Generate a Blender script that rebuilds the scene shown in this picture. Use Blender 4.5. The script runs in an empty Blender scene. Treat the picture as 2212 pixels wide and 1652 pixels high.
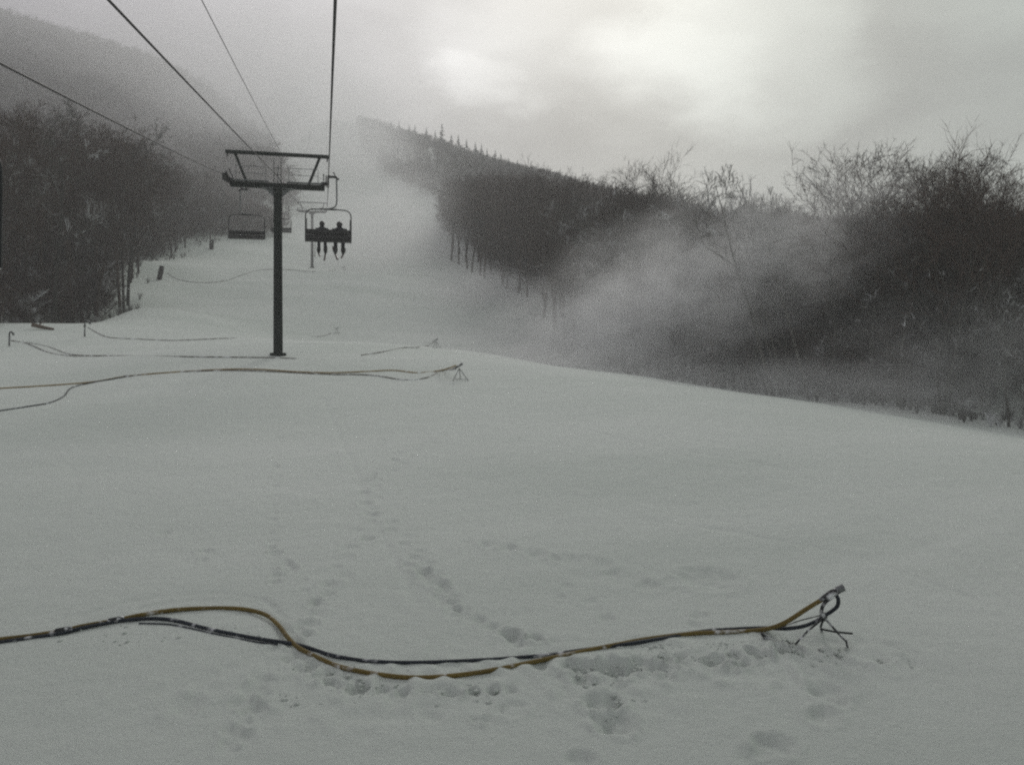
import bpy, math, random
import numpy as np
from mathutils import Vector, Matrix
random.seed(7); rng = np.random.default_rng(7)
sc = bpy.context.scene
C = sc.collection
PSI = math.radians(12.3); CP, SP = math.cos(PSI), math.sin(PSI)
K = 1/1840.0; U0, V0 = 1106.0, 826.0

# ---------- frames: (X,D) = right of / ahead of the viewpoint; world y runs up the lift line ----------
def c2w(X, D): return X*CP + D*SP, D*CP - X*SP
def w2c(x, y): return x*CP - y*SP, y*CP + x*SP
def unproj(u, v, D):
    X = (u-U0)*K*D; x, y = c2w(X, D)
    return Vector((x, y, (V0-v)*K*D))

# ---------- terrain ----------
GP = []
def gp(u, v, D): GP.append(((u-U0)*K*D, D, (V0-v)*K*D))
for D in (-60, -30, 0, 12, 24, 36):
    for X in (-45, -22, -6, 5):
        GP.append((X, D, -5.1+.138*D))
for X, D, z in ((14,0,-5.3),(14,14,-3.4),(30,0,-6.3),(14,25,-2.1),(26,20,-4.0),(45,-60,-15),(45,0,-8),(50,30,-5.0),(-90,-60,-10),(-90,0,0),(-90,40,12),
                (90,-60,-20),(90,30,-6),(8,36,-.25)): GP.append((X,D,z))
gp(990,822,37.5); gp(940,752,65); gp(605,765,42.5); gp(730,722,91); gp(740,588,130); gp(672,576,145)
gp(2212,938,42); gp(1900,882,52); gp(1600,850,62); gp(1300,805,75); gp(1190,745,95); gp(1150,652,120); gp(960,565,160)
gp(20,745,55); gp(20,702,62); gp(290,672,80); gp(345,605,108); gp(330,565,120); gp(450,532,145); gp(560,530,152)
gp(185,728,80); gp(600,735,80)
gp(800,480,200); gp(780,425,250); gp(760,375,300); gp(740,312,350); gp(700,262,430)
for X, D, z in ((40,62,-.3),(30,80,2),(60,80,3),(40,110,8),(90,110,8),(60,150,15),(30,200,29),(120,200,20),(180,120,5)): GP.append((X,D,z))
gp(0,88,320); gp(150,128,345); gp(400,205,390); gp(600,335,430); gp(640,330,400)
gp(0,430,170); gp(200,330,250); gp(400,360,260); gp(560,330,330); gp(200,560,130); gp(0,600,90)
gp(770,290,400); gp(955,334,350); gp(1130,395,275); gp(1300,450,250)
gp(1500,520,260); gp(2200,620,280); gp(1150,480,205)
for X, D, z in ((-400,300,150),(-450,500,120),(-200,600,100),(0,560,60),(0,900,60),(-500,900,60),(300,500,30),(300,300,30),(500,900,20),(-300,100,80),(500,0,-20),(-250,0,50),(0,-200,-30),(-300,-200,0),(300,-200,-40),
                (100,400,40),(-60,480,100),(-150,520,110)): GP.append((X,D,z))
GP = np.array(GP, float)
def _phi(r2): return 0.5*r2*np.log(r2+1e-9)
_S = 100.0
def _fit():
    P = GP[:, :2]/_S; n = len(P)
    A = _phi(((P[:, None]-P[None])**2).sum(-1)) + np.eye(n)*2e-4
    Q = np.c_[np.ones(n), P]
    M = np.block([[A, Q], [Q.T, np.zeros((3,3))]])
    return np.linalg.solve(M, np.r_[GP[:, 2], 0, 0, 0])
WT = _fit()
def gbase(X, D):
    X = np.asarray(X, float); D = np.asarray(D, float); sh = X.shape
    q = np.c_[X.ravel(), D.ravel()]/_S; P = GP[:, :2]/_S
    out = np.empty(len(q))
    for i in range(0, len(q), 20000):
        b = q[i:i+20000]
        out[i:i+20000] = _phi(((b[:, None]-P[None])**2).sum(-1))@WT[:-3] + WT[-3] + b@WT[-2:]
    return out.reshape(sh)
_T = rng.random((256, 256))
def vnoise(x, y):
    xi = np.floor(x).astype(int); yi = np.floor(y).astype(int); fx = x-xi; fy = y-yi
    fx = fx*fx*(3-2*fx); fy = fy*fy*(3-2*fy)
    a = _T[xi&255, yi&255]; b = _T[(xi+1)&255, yi&255]; c = _T[xi&255, (yi+1)&255]; d = _T[(xi+1)&255, (yi+1)&255]
    return (a*(1-fx)+b*fx)*(1-fy)+(c*(1-fx)+d*fx)*fy - .5
def gsoft(X, D):
    z = gbase(X, D)
    z = z + .16*vnoise(X/9+3, D/9+5)*np.clip(D/20, .3, 3) + .05*vnoise(X/2.6, D/3.1)
    return z
def gw(x, y):
    X, D = w2c(x, y); return float(gsoft(np.array([X]), np.array([D]))[0])
def on_ground(u, v, dmin=6, dmax=500):
    Ds = np.geomspace(dmin, dmax, 900); X = (u-U0)*K*Ds; zr = (V0-v)*K*Ds
    g = gsoft(X, Ds); i = np.argmax(g > zr)
    if i == 0: i = 1
    a = (zr[i-1]-g[i-1]); b = (g[i]-zr[i]); t = a/(a+b+1e-9)
    D = Ds[i-1]+(Ds[i]-Ds[i-1])*t; X = (u-U0)*K*D
    x, y = c2w(X, D); return Vector((x, y, (V0-v)*K*D)), D

# ---------- helpers ----------
class MB:
    def __init__(s): s.v = []; s.f = []
    def add(s, vs, fs):
        n = len(s.v); s.v += [tuple(p) for p in vs]; s.f += [tuple(i+n for i in f) for f in fs]
    def tube(s, pts, rad, n=8, cap=True, flat=1.0):
        pts = [Vector(p) for p in pts]; m = len(pts)
        if not hasattr(rad, '__len__'): rad = [rad]*m
        t = (pts[1]-pts[0]).normalized()
        up = Vector((0,0,1)) if abs(t.z) < .9 else Vector((0,1,0))
        a = t.cross(up).normalized(); vs = []
        for i in range(m):
            if i == 0: t = pts[1]-pts[0]
            elif i == m-1: t = pts[-1]-pts[-2]
            else: t = pts[i+1]-pts[i-1]
            t.normalize(); a = (a - t*a.dot(t)).normalized(); b = t.cross(a)
            for k in range(n):
                q = 2*math.pi*k/n
                vs.append(pts[i] + (a*math.cos(q) + b*math.sin(q)*flat)*rad[i])
        fs = [(i*n+k, i*n+(k+1)%n, (i+1)*n+(k+1)%n, (i+1)*n+k) for i in range(m-1) for k in range(n)]
        if cap: fs += [tuple(range(n))[::-1], tuple((m-1)*n+k for k in range(n))]
        s.add(vs, fs); return s
    def box(s, c, d, rot=None, bev=0.0):
        c = Vector(c); hx, hy, hz = d[0]/2, d[1]/2, d[2]/2
        b = min(bev, hx*.9, hz*.9, hy*.9)
        R = rot or Matrix.Identity(3)
        if b <= 0:
            vs = [c+R@Vector((x*hx, y*hy, z*hz)) for x in (-1,1) for y in (-1,1) for z in (-1,1)]
            s.add(vs, [(0,1,3,2),(4,6,7,5),(0,4,5,1),(2,3,7,6),(0,2,6,4),(1,5,7,3)]); return s
        lay = []
        for z, i in ((-hz, b), (-hz+b, 0), (hz-b, 0), (hz, b)):
            x, y = hx-i, hy-i
            ring = [(-x+b,-y),(x-b,-y),(x,-y+b),(x,y-b),(x-b,y),(-x+b,y),(-x,y-b),(-x,-y+b)]
            lay.append([c+R@Vector((p[0],p[1],z)) for p in ring])
        vs = sum(lay, []); fs = [(l*8+k, l*8+(k+1)%8, (l+1)*8+(k+1)%8, (l+1)*8+k) for l in range(3) for k in range(8)]
        s.add(vs, fs + [tuple(range(8))[::-1], tuple(24+k for k in range(8))]); return s
    def disc(s, c, axis, r, w, n=18):
        c = Vector(c); a = Vector(axis).normalized()
        return s.tube([c-a*w/2, c-a*w*.25, c+a*w*.25, c+a*w/2], [r, r*.9, r*.9, r], n)
    def build(s, name, mat, parent=None, loc=None, smooth=True):
        me = bpy.data.meshes.new(name); me.from_pydata(s.v, [], s.f); me.update()
        if smooth: me.shade_smooth(); me.set_sharp_from_angle(angle=math.radians(45))
        me.materials.append(mat)
        o = bpy.data.objects.new(name, me); C.objects.link(o)
        if parent: o.parent = parent
        if loc is not None: o.location = loc
        return o
def tag(o, label=None, cat=None, group=None, kind=None):
    if label: o['label'] = label
    if cat: o['category'] = cat
    if group: o['group'] = group
    if kind: o['kind'] = kind
    return o
def empty(name, loc, rz=0, **k):
    o = bpy.data.objects.new(name, None); C.objects.link(o); o.location = loc; o.rotation_euler = (0,0,rz)
    o.empty_display_size = .2
    return tag(o, **k)
def copy_tree(o, parent=None):
    c = o.copy(); C.objects.link(c)
    if parent: c.parent = parent
    for ch in list(o.children): copy_tree(ch, c)
    return c
def catmull(P, n=8):
    P = [Vector(p) for p in P]; Q = [P[0]*2-P[1]]+P+[P[-1]*2-P[-2]]; out = []
    for i in range(1, len(Q)-2):
        for k in range(n):
            t = k/n; a, b, c, d = Q[i-1], Q[i], Q[i+1], Q[i+2]
            out.append(.5*((2*b)+(c-a)*t+(2*a-5*b+4*c-d)*t*t+(3*b-3*c+d-a)*t**3))
    out.append(P[-1]); return out

# ---------- materials ----------
def mat(name, col, rough=.7, metal=0, var=.25, scale=6, bump=0, snow=0, spec=.3, rnd=0, patch=None):
    m = bpy.data.materials.new(name); m.use_nodes = True; nt = m.node_tree; N = nt.nodes; L = nt.links
    b = N['Principled BSDF']; b.inputs['Roughness'].default_value = rough; b.inputs['Metallic'].default_value = metal
    b.inputs['Specular IOR Level'].default_value = spec
    tc = N.new('ShaderNodeTexCoord'); nz = N.new('ShaderNodeTexNoise'); nz.inputs['Scale'].default_value = scale
    nz.inputs['Detail'].default_value = 5; L.new(tc.outputs['Object'], nz.inputs['Vector'])
    mx = N.new('ShaderNodeMix'); mx.data_type = 'RGBA'
    mx.inputs[6].default_value = (*[c*(1-var) for c in col], 1); mx.inputs[7].default_value = (*[min(1, c*(1+var)) for c in col], 1)
    L.new(nz.outputs['Fac'], mx.inputs[0]); out = mx.outputs[2]
    if rnd:
        oi = N.new('ShaderNodeObjectInfo'); mr = N.new('ShaderNodeMapRange'); mr.inputs['To Min'].default_value = 1-rnd; mr.inputs['To Max'].default_value = 1+rnd
        L.new(oi.outputs['Random'], mr.inputs['Value']); m2 = N.new('ShaderNodeVectorMath'); m2.operation = 'SCALE'
        L.new(out, m2.inputs[0]); L.new(mr.outputs[0], m2.inputs['Scale']); out = m2.outputs[0]
    if snow:   # snow lodged on the thing: patches of noise
        n2 = N.new('ShaderNodeTexNoise'); n2.inputs['Scale'].default_value = patch or scale*.6; n2.inputs['Detail'].default_value = 3
        L.new(tc.outputs['Object'], n2.inputs['Vector'])
        r = N.new('ShaderNodeMapRange'); r.inputs['From Min'].default_value = .62-.3*snow; r.inputs['From Max'].default_value = .78-.3*snow
        r.clamp = True; L.new(n2.outputs['Fac'], r.inputs['Value'])
        m3 = N.new('ShaderNodeMix'); m3.data_type = 'RGBA'; m3.inputs[7].default_value = (.72,.74,.75,1)
        L.new(r.outputs[0], m3.inputs[0]); L.new(out, m3.inputs[6]); out = m3.outputs[2]
    L.new(out, b.inputs['Base Color'])
    if bump:
        bp = N.new('ShaderNodeBump'); bp.inputs['Strength'].default_value = bump; bp.inputs['Distance'].default_value = .02
        L.new(nz.outputs['Fac'], bp.inputs['Height']); L.new(bp.outputs['Normal'], b.inputs['Normal'])
    return m
M_pole = mat('green_paint', (.006,.012,.009), .7, 0, .3, 3, .2)
M_steel = mat('dark_steel', (.03,.032,.033), .5, .3, .3, 8)
M_galv = mat('galvanised_steel', (.16,.17,.17), .5, .5, .2, 8)
M_rope = mat('wire_rope', (.035,.033,.035), .6, .3, .3, 30)
M_rubber = mat('black_rubber', (.02,.02,.022), .8)
M_seat = mat('seat_vinyl', (.022,.022,.022), .6)
M_yhose = mat('yellow_hose', (.125,.088,.016), .65, 0, .45, 3, .3, snow=.08, patch=5)
M_bhose = mat('black_hose', (.012,.018,.026), .6, 0, .3, 3, .3, snow=.12, patch=5)
M_oldhose = mat('weathered_hose', (.12,.105,.09), .7, 0, .3, 3, .2, snow=.4, patch=3)
M_tanhose = mat('tan_hose', (.26,.18,.06), .65, 0, .35, 3, .3, snow=.08, patch=3)
M_gun = mat('gun_iron', (.022,.024,.024), .55, .2, .3, 14, snow=.35, patch=9)
M_jacket = mat('jacket_cloth', (.02,.021,.026), .9); M_trouser = mat('trouser_cloth', (.03,.028,.028), .9)
M_helmet = mat('helmet_shell', (.02,.02,.02), .4); M_ski = mat('ski_topsheet', (.05,.022,.02), .4, 0, .5, 5)
M_skin = mat('face_skin', (.45,.28,.2), .6)
M_bark = mat('dark_bark', (.040,.027,.020), .95, 0, .35, 5, .6, rnd=.35)
M_twig = mat('dark_twigs', (.047,.029,.021), .95, 0, .3, 1, rnd=.3)
M_barkf = mat('frosted_bark', (.045,.042,.035), .95, 0, .35, 4, .6, snow=.04, patch=1.2, rnd=.3)
M_twigf = mat('frosted_twigs', (.066,.064,.056), .95, 0, .3, 1, snow=.28, patch=.5, rnd=.35)
M_pale = mat('pale_bark', (.085,.08,.068), .9, 0, .3, 5, .4)
M_far = mat('hillside_branches', (.056,.036,.029), .95, 0, .3, .05, snow=.16, patch=.5)
M_spruce = mat('spruce_needles', (.035,.045,.038), .9, 0, .3, 3, snow=.42, patch=2)
M_pad = mat('padding_cloth', (.03,.028,.028), .9, 0, .3, 4)
M_log = mat('old_wood', (.10,.07,.05), .9, 0, .3, 4, .4)

def snow_mat():
    m = bpy.data.materials.new('snow'); m.use_nodes = True; nt = m.node_tree; N = nt.nodes; L = nt.links
    b = N['Principled BSDF']; b.inputs['Roughness'].default_value = .85; b.inputs['Specular IOR Level'].default_value = .15
    tc = N.new('ShaderNodeTexCoord')
    def noise(scale, det=5, rough=.6, vec=None):
        n = N.new('ShaderNodeTexNoise'); n.inputs['Scale'].default_value = scale; n.inputs['Detail'].default_value = det; n.inputs['Roughness'].default_value = rough
        L.new(vec or tc.outputs['Object'], n.inputs['Vector']); return n.outputs['Fac']
    mp = N.new('ShaderNodeMapping'); mp.inputs['Rotation'].default_value = (0,0,.5); mp.inputs['Scale'].default_value = (.35,1,1)
    L.new(tc.outputs['Object'], mp.inputs['Vector'])
    a = noise(.16, 4, .6, mp.outputs[0])
    cr = N.new('ShaderNodeValToRGB'); cr.color_ramp.elements[0].position = .3; cr.color_ramp.elements[1].position = .7
    cr.color_ramp.elements[0].color = (.64,.695,.645,1); cr.color_ramp.elements[1].color = (.75,.795,.75,1)
    L.new(a, cr.inputs[0])
    # scattered grit and bits of bark lying on the snow
    g = noise(9, 3, .7); rg = N.new('ShaderNodeMapRange'); rg.inputs['From Min'].default_value = .70; rg.inputs['From Max'].default_value = .80; L.new(g, rg.inputs['Value'])
    g2 = noise(.35, 3, .6); r2 = N.new('ShaderNodeMapRange'); r2.inputs['From Min'].default_value = .5; r2.inputs['From Max'].default_value = .62; L.new(g2, r2.inputs['Value'])
    ml = N.new('ShaderNodeMath'); ml.operation = 'MULTIPLY'; L.new(rg.outputs[0], ml.inputs[0]); L.new(r2.outputs[0], ml.inputs[1])
    ml2 = N.new('ShaderNodeMath'); ml2.operation = 'MULTIPLY'; ml2.inputs[1].default_value = .35; L.new(ml.outputs[0], ml2.inputs[0])
    mx = N.new('ShaderNodeMix'); mx.data_type = 'RGBA'; mx.inputs[7].default_value = (.35,.34,.29,1)
    L.new(ml2.outputs[0], mx.inputs[0]); L.new(cr.outputs[0], mx.inputs[6]); L.new(mx.outputs[2], b.inputs['Base Color'])
    ad = N.new('ShaderNodeMath'); ad.operation = 'MULTIPLY_ADD'; L.new(noise(1.7, 6, .65), ad.inputs[0]); ad.inputs[1].default_value = 3.0
    L.new(noise(22, 6, .8), ad.inputs[2])
    bp = N.new('ShaderNodeBump'); bp.inputs['Strength'].default_value = .9; bp.inputs['Distance'].default_value = .05
    L.new(ad.outputs[0], bp.inputs['Height']); L.new(bp.outputs['Normal'], b.inputs['Normal'])
    return m
M_snow = snow_mat()

# ---------- world ----------
SUN_AZ = 20.0; SUN_EL = 34.0    # behind the cloud, ahead and to the right
def dirv(u, v):
    p = unproj(u, v, 10); return p.normalized()
w = bpy.data.worlds.new('World'); sc.world = w; w.use_nodes = True
def world():
    nt = w.node_tree; N = nt.nodes; L = nt.links; bg = N['Background']
    sky = N.new('ShaderNodeTexSky'); sky.sky_type = 'NISHITA'; sky.sun_disc = False
    sky.sun_elevation = math.radians(SUN_EL); sky.sun_rotation = math.radians(SUN_AZ); sky.dust_density = 3
    tc = N.new('ShaderNodeTexCoord')
    nz = N.new('ShaderNodeTexNoise'); nz.inputs['Scale'].default_value = 3.3; nz.inputs['Detail'].default_value = 7; nz.inputs['Roughness'].default_value = .52
    mp = N.new('ShaderNodeMapping'); mp.inputs['Scale'].default_value = (1,1,2.2); mp.inputs['Location'].default_value = (.7,.2,.4)
    L.new(tc.outputs['Generated'], mp.inputs['Vector']); L.new(mp.outputs[0], nz.inputs['Vector'])
    # warped direction for the edges of the cloud breaks
    sub = N.new('ShaderNodeVectorMath'); sub.operation = 'SUBTRACT'; sub.inputs[1].default_value = (.5,.5,.5); L.new(nz.outputs['Color'], sub.inputs[0])
    scl = N.new('ShaderNodeVectorMath'); scl.operation = 'SCALE'; scl.inputs['Scale'].default_value = .36; L.new(sub.outputs[0], scl.inputs[0])
    wd = N.new('ShaderNodeVectorMath'); wd.operation = 'ADD'; L.new(tc.outputs['Generated'], wd.inputs[0]); L.new(scl.outputs[0], wd.inputs[1])
    nm = N.new('ShaderNodeVectorMath'); nm.operation = 'NORMALIZE'; L.new(wd.outputs[0], nm.inputs[0])
    def val(op, a, b=None, c=None):
        n = N.new('ShaderNodeMath'); n.operation = op
        for i, q in enumerate((a, b, c)):
            if q is None: continue
            if isinstance(q, (int, float)): n.inputs[i].default_value = q
            else: L.new(q, n.inputs[i])
        return n.outputs[0]
    tot = val('MULTIPLY_ADD', nz.outputs['Fac'], 5.4, .55)      # base cloud brightness
    for u, v, deg, amp in BLOBS:
        d = N.new('ShaderNodeVectorMath'); d.operation = 'DOT_PRODUCT'; d.inputs[1].default_value = dirv(u, v); L.new(nm.outputs[0], d.inputs[0])
        mr = N.new('ShaderNodeMapRange'); mr.interpolation_type = 'SMOOTHERSTEP'; mr.inputs['From Min'].default_value = math.cos(math.radians(deg)); mr.inputs['From Max'].default_value = 1
        mr.inputs['To Max'].default_value = amp; L.new(d.outputs['Value'], mr.inputs['Value']); tot = val('ADD', tot, mr.outputs[0])
    tot = val('MAXIMUM', tot, .6)
    # cloud tint: a little violet to the left, a little green to the right
    sx = N.new('ShaderNodeSeparateXYZ'); L.new(tc.outputs['Generated'], sx.inputs[0])
    mr = N.new('ShaderNodeMapRange'); mr.inputs['From Min'].default_value = -.4; mr.inputs['From Max'].default_value = .65; L.new(sx.outputs[0], mr.inputs['Value'])
    mc = N.new('ShaderNodeMix'); mc.data_type = 'RGBA'; mc.inputs[6].default_value = (1.04,.955,1.045,1); mc.inputs[7].default_value = (.93,1.03,.93,1); L.new(mr.outputs[0], mc.inputs[0])
    cl = N.new('ShaderNodeVectorMath'); cl.operation = 'SCALE'; L.new(mc.outputs[2], cl.inputs[0]); L.new(tot, cl.inputs['Scale'])
    mx = N.new('ShaderNodeMix'); mx.data_type = 'RGBA'; mx.inputs[0].default_value = .93
    L.new(sky.outputs[0], mx.inputs[6]); L.new(cl.outputs[0], mx.inputs[7]); L.new(mx.outputs[2], bg.inputs['Color'])
    bg.inputs['Strength'].default_value = .10
BLOBS = [(1000,-30,12,1.3), (1300,-20,12,1.8), (1100,165,4,1.5), (1620,50,9,2.2), (1420,110,5,1.0), (600,0,16,1.0), (1300,210,7,-1.0), (880,140,6,-.7), (300,60,14,.6), (2000,340,14,-.5), (300,200,14,-.3)]
world()
sl = bpy.data.lights.new('sun', 'SUN'); sl.energy = .7; sl.angle = math.radians(16); sl.color = (1,.97,.93)
so = bpy.data.objects.new('sun', sl); C.objects.link(so)
az, el = math.radians(SUN_AZ), math.radians(SUN_EL)
so.rotation_euler = (-Vector((math.sin(az)*math.cos(el), math.cos(az)*math.cos(el), math.sin(el)))).to_track_quat('-Z', 'Y').to_euler()

# ---------- ground ----------
DENTS = []   # X, D, rx, rd, depth
def dent(u, v, r, dep, st=1.0):
    p, D = on_ground(u, v); X, DD = w2c(p.x, p.y); DENTS.append((X, DD, r, r*st, dep))
for a in ((1530,1250,.42,.09),(1400,1265,.2,.06),(1455,1258,.16,.04),(1245,1210,.28,.05),(1300,1220,.2,.05),(1210,1205,.2,.04),(1325,1235,.14,.05),(1350,1248,.3,.03),
          (1300,1518,.2,.11),(1330,1565,.2,.12),(1295,1560,.14,.05),(1790,1495,.2,.09),(1810,1515,.12,.06),(1775,1548,.16,.07),(1670,1612,.2,.09),(1640,1640,.2,.06),(1255,1640,.15,.07),
          (1510,1330,.13,.05),(1500,1350,.1,.04),(1275,1300,.13,.04),(1310,1335,.12,.05),(1225,1265,.1,.03),(1215,1290,.1,.04),(405,1524,.2,.05),(930,1550,.12,.04),(1035,1555,.08,.06),(1052,1555,.07,.06),
          (1395,1435,.16,.05),(1340,1450,.2,.06),(1440,1470,.1,.04),(1480,1440,.1,.05),(1330,1480,.14,.06),(1270,1470,.16,.05),(1770,1445,.12,.05),(1900,1430,.1,.04),(1975,1432,.13,.04),(1770,1395,.5,.05),(1880,1420,.2,.04),
          (640,1360,.12,.06),(1105,1530,.16,.05),(1130,1395,.12,.04),(1160,1375,.14,.04)): dent(*a)
def track(P, n, r, dep, jit=4):
    for i in range(n):
        t = i/(n-1)*(len(P)-1); k = min(int(t), len(P)-2); f = t-k
        dent(P[k][0]*(1-f)+P[k+1][0]*f + random.uniform(-jit, jit) + (jit if i % 2 else -jit), P[k][1]*(1-f)+P[k+1][1]*f, r*random.uniform(.7,1.3), dep*1.12*random.uniform(.6,1.3))
track([(600,1255),(588,1180),(592,1080),(600,950),(596,850)], 26, .10, .045)
track([(700,1320),(630,1230),(615,1210)], 9, .10, .04)
track([(890,1220),(960,1270),(1000,1320),(1100,1370),(1190,1385)], 16, .12, .055, 7)
track([(640,1390),(720,1250),(800,1120),(790,1040),(860,990),(950,940)], 34, .12, .055, 12)
track([(830,1110),(900,1200),(930,1260)], 12, .13, .05, 10)
track([(1020,1170),(1100,1180),(1200,1205)], 8, .14, .04, 8)
track([(180,1050),(270,1085),(355,1150),(420,1170),(450,1210)], 9, .1, .04, 8)
track([(570,1460),(540,1540),(490,1620)], 12, .12, .045, 10)
track([(600,1400),(700,1470),(800,1490),(960,1500),(1080,1490)], 26, .10, .05, 16)
track([(1200,1440),(1400,1450),(1600,1420),(1700,1400)], 34, .12, .055, 20)
track([(1230,1500),(1300,1440),(1500,1420),(1620,1440)], 22, .14, .05, 22)
track([(1130,1385),(1000,1330),(950,1290)], 8, .15, .04, 8)
GROOVES = []
def groove(P, wd, dep):
    Q = []
    for u, v in P:
        p, D = on_ground(u, v); X, DD = w2c(p.x, p.y); Q.append((X, DD))
    GROOVES.append((Q, wd, dep))
groove([(170,1330),(260,1302),(360,1285),(470,1278),(560,1290),(600,1310)], .05, .03)
groove([(300,1312),(400,1296),(500,1292),(580,1306),(620,1335)], .05, .025)
groove([(640,1415),(720,1455),(800,1480),(900,1490),(1000,1484)], .05, .03)
groove([(610,1420),(700,1472),(800,1500),(900,1508)], .05, .025)
groove([(560,1320),(600,1345),(625,1385)], .09, .04)
for k in range(7):   # faint ski lines over the open slope on the right
    u = 1700+k*70; groove([(u,1010+k*9),(u+120,1075+k*12),(u+300,1180+k*16),(u+520,1330+k*20)], .07, .022)
groove([(1380,1120),(1600,1150),(1850,1200),(2100,1290)], .08, .025)
groove([(1150,900),(1400,960),(1700,1010)], .12, .03)
groove([(700,860),(760,1000),(820,1150),(900,1300)], .09, .02)
def ground():
    fr = np.linspace(-39, 39, 860); rest = np.concatenate([np.linspace(-180, -39, 60)[:-1], fr, np.linspace(39, 180, 60)[1:-1]])
    th = np.radians(rest); R = np.concatenate([np.linspace(.4, 6, 12)[:-1], np.geomspace(6, 30, 300)[:-1], np.geomspace(30, 60, 90)[:-1], np.geomspace(60, 600, 200), np.geomspace(650, 1500, 8)])
    A, B = np.meshgrid(th, R); X = B*np.sin(A); D = B*np.cos(A)
    Xc = np.clip(X, -560, 560); Dc = np.clip(D, -260, 950)
    Z = gsoft(Xc, Dc)
    near = np.clip(1-(B-25)/50, .15, 1)
    Z += near*(.018*vnoise(X/.55+9, D/.6+2) + .010*vnoise(X/.21, D/.23+7))
    # drifted clumps thrown up along the near hose line
    for (cx, cd, rx, rd, am) in ((1.7, 10.8, 2.6, .9, .08), (-2.4, 10.2, 2.6, .9, .05), (4.6, 11.3, 1.2, .5, .06)):
        mask = np.exp(-((X-cx)/rx)**2-((D-cd)/rd)**2)
        Z += mask*am*np.maximum(vnoise(X/.17+1, D/.2+4)+.12, 0)*1.6
    for (cx, cd, rx, rd, dep) in DENTS:
        m = (np.abs(X-cx) < 3*rx) & (np.abs(D-cd) < 3*rd)
        q = ((X[m]-cx)/rx)**2+((D[m]-cd)/rd)**2 + 1.1*vnoise(X[m]/.12, D[m]/.12)
        q = np.maximum(q, 0)*1.5; Z[m] += -.68*dep/(1+q**2.5) + .3*dep*np.exp(-(np.sqrt(q)-1.75)**2*7)*(.4+1.2*vnoise(X[m]/.07, D[m]/.07)+.5)
    for P, wd, dep in GROOVES:
        P = np.array(P); m = (X > P[:,0].min()-.5) & (X < P[:,0].max()+.5) & (D > P[:,1].min()-.5) & (D < P[:,1].max()+.5)
        xs = X[m][:,None]; ds = D[m][:,None]; a = P[:-1]; bb = P[1:]-a
        t = np.clip(((xs-a[:,0])*bb[:,0]+(ds-a[:,1])*bb[:,1])/(bb**2).sum(1), 0, 1)
        q = ((xs-a[:,0]-t*bb[:,0])**2+(ds-a[:,1]-t*bb[:,1])**2).min(1)
        Z[m] -= dep*np.exp(-q/wd**2)
    Wx, Wy = c2w(X, D); nr, nc = A.shape
    co = np.c_[Wx.ravel(), Wy.ravel(), Z.ravel()]
    i = np.arange(nr-1)[:, None]*nc + np.arange(nc)[None]; j = np.arange(nr-1)[:, None]*nc + (np.arange(nc)[None]+1) % nc
    F = np.stack([i, j, j+nc, i+nc], -1).reshape(-1, 4)
    cen = len(co); co = np.vstack([co, [0, 0, Z[0].mean()]])
    tri = np.stack([np.full(nc, cen), (np.arange(nc)+1) % nc, np.arange(nc)], -1)
    me = bpy.data.meshes.new('snow_ground'); me.vertices.add(len(co)); me.vertices.foreach_set('co', co.ravel())
    nl = F.size+tri.size; me.loops.add(nl); me.loops.foreach_set('vertex_index', np.r_[F[:, ::-1].ravel(), tri[:, ::-1].ravel()])
    me.polygons.add(len(F)+len(tri)); me.polygons.foreach_set('loop_start', np.r_[np.arange(len(F))*4, len(F)*4+np.arange(len(tri))*3])
    me.update(calc_edges=True); me.validate(); me.shade_smooth(); me.materials.append(M_snow)
    o = bpy.data.objects.new('snow_ground', me); C.objects.link(o); o['kind'] = 'structure'
ground()

# ---------- loose lumps of snow thrown up beside the near hoses ----------
def clumps():
    b = MB(); r = random.Random(5)
    for (u0, u1, va, vb, n) in ((1180,1720,1400,1470,330),(1720,1980,1400,1450,60),(600,1100,1440,1530,150),(1240,1400,1470,1560,60),(60,600,1350,1400,60)):
        for k in range(n):
            u = r.uniform(u0, u1); f = (u-u0)/(u1-u0); v = va+(vb-va)*r.random()**1.6 - (18*f if u0 == 1180 else 0)
            p, D = on_ground(u, v, 6, 30); s_ = .012+.03*r.random()**3
            vs = []; 
            for la in (-.5, .5, 1.2):
                for q in range(5):
                    a = q*1.257+la; c = math.cos(la); vs.append(p+Vector((math.cos(a)*c, math.sin(a)*c, math.sin(la)*.7-.15))*s_*r.uniform(.75,1.25))
            fs = [(l*5+q, l*5+(q+1)%5, (l+1)*5+(q+1)%5, (l+1)*5+q) for l in range(2) for q in range(5)]+[(10,11,12,13,14)]
            b.add(vs, fs)
    o = b.build('snow_clumps', M_snow); tag(o, 'small loose lumps of snow strewn along the near hoses', 'snow lumps', kind='stuff')
clumps()

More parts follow.
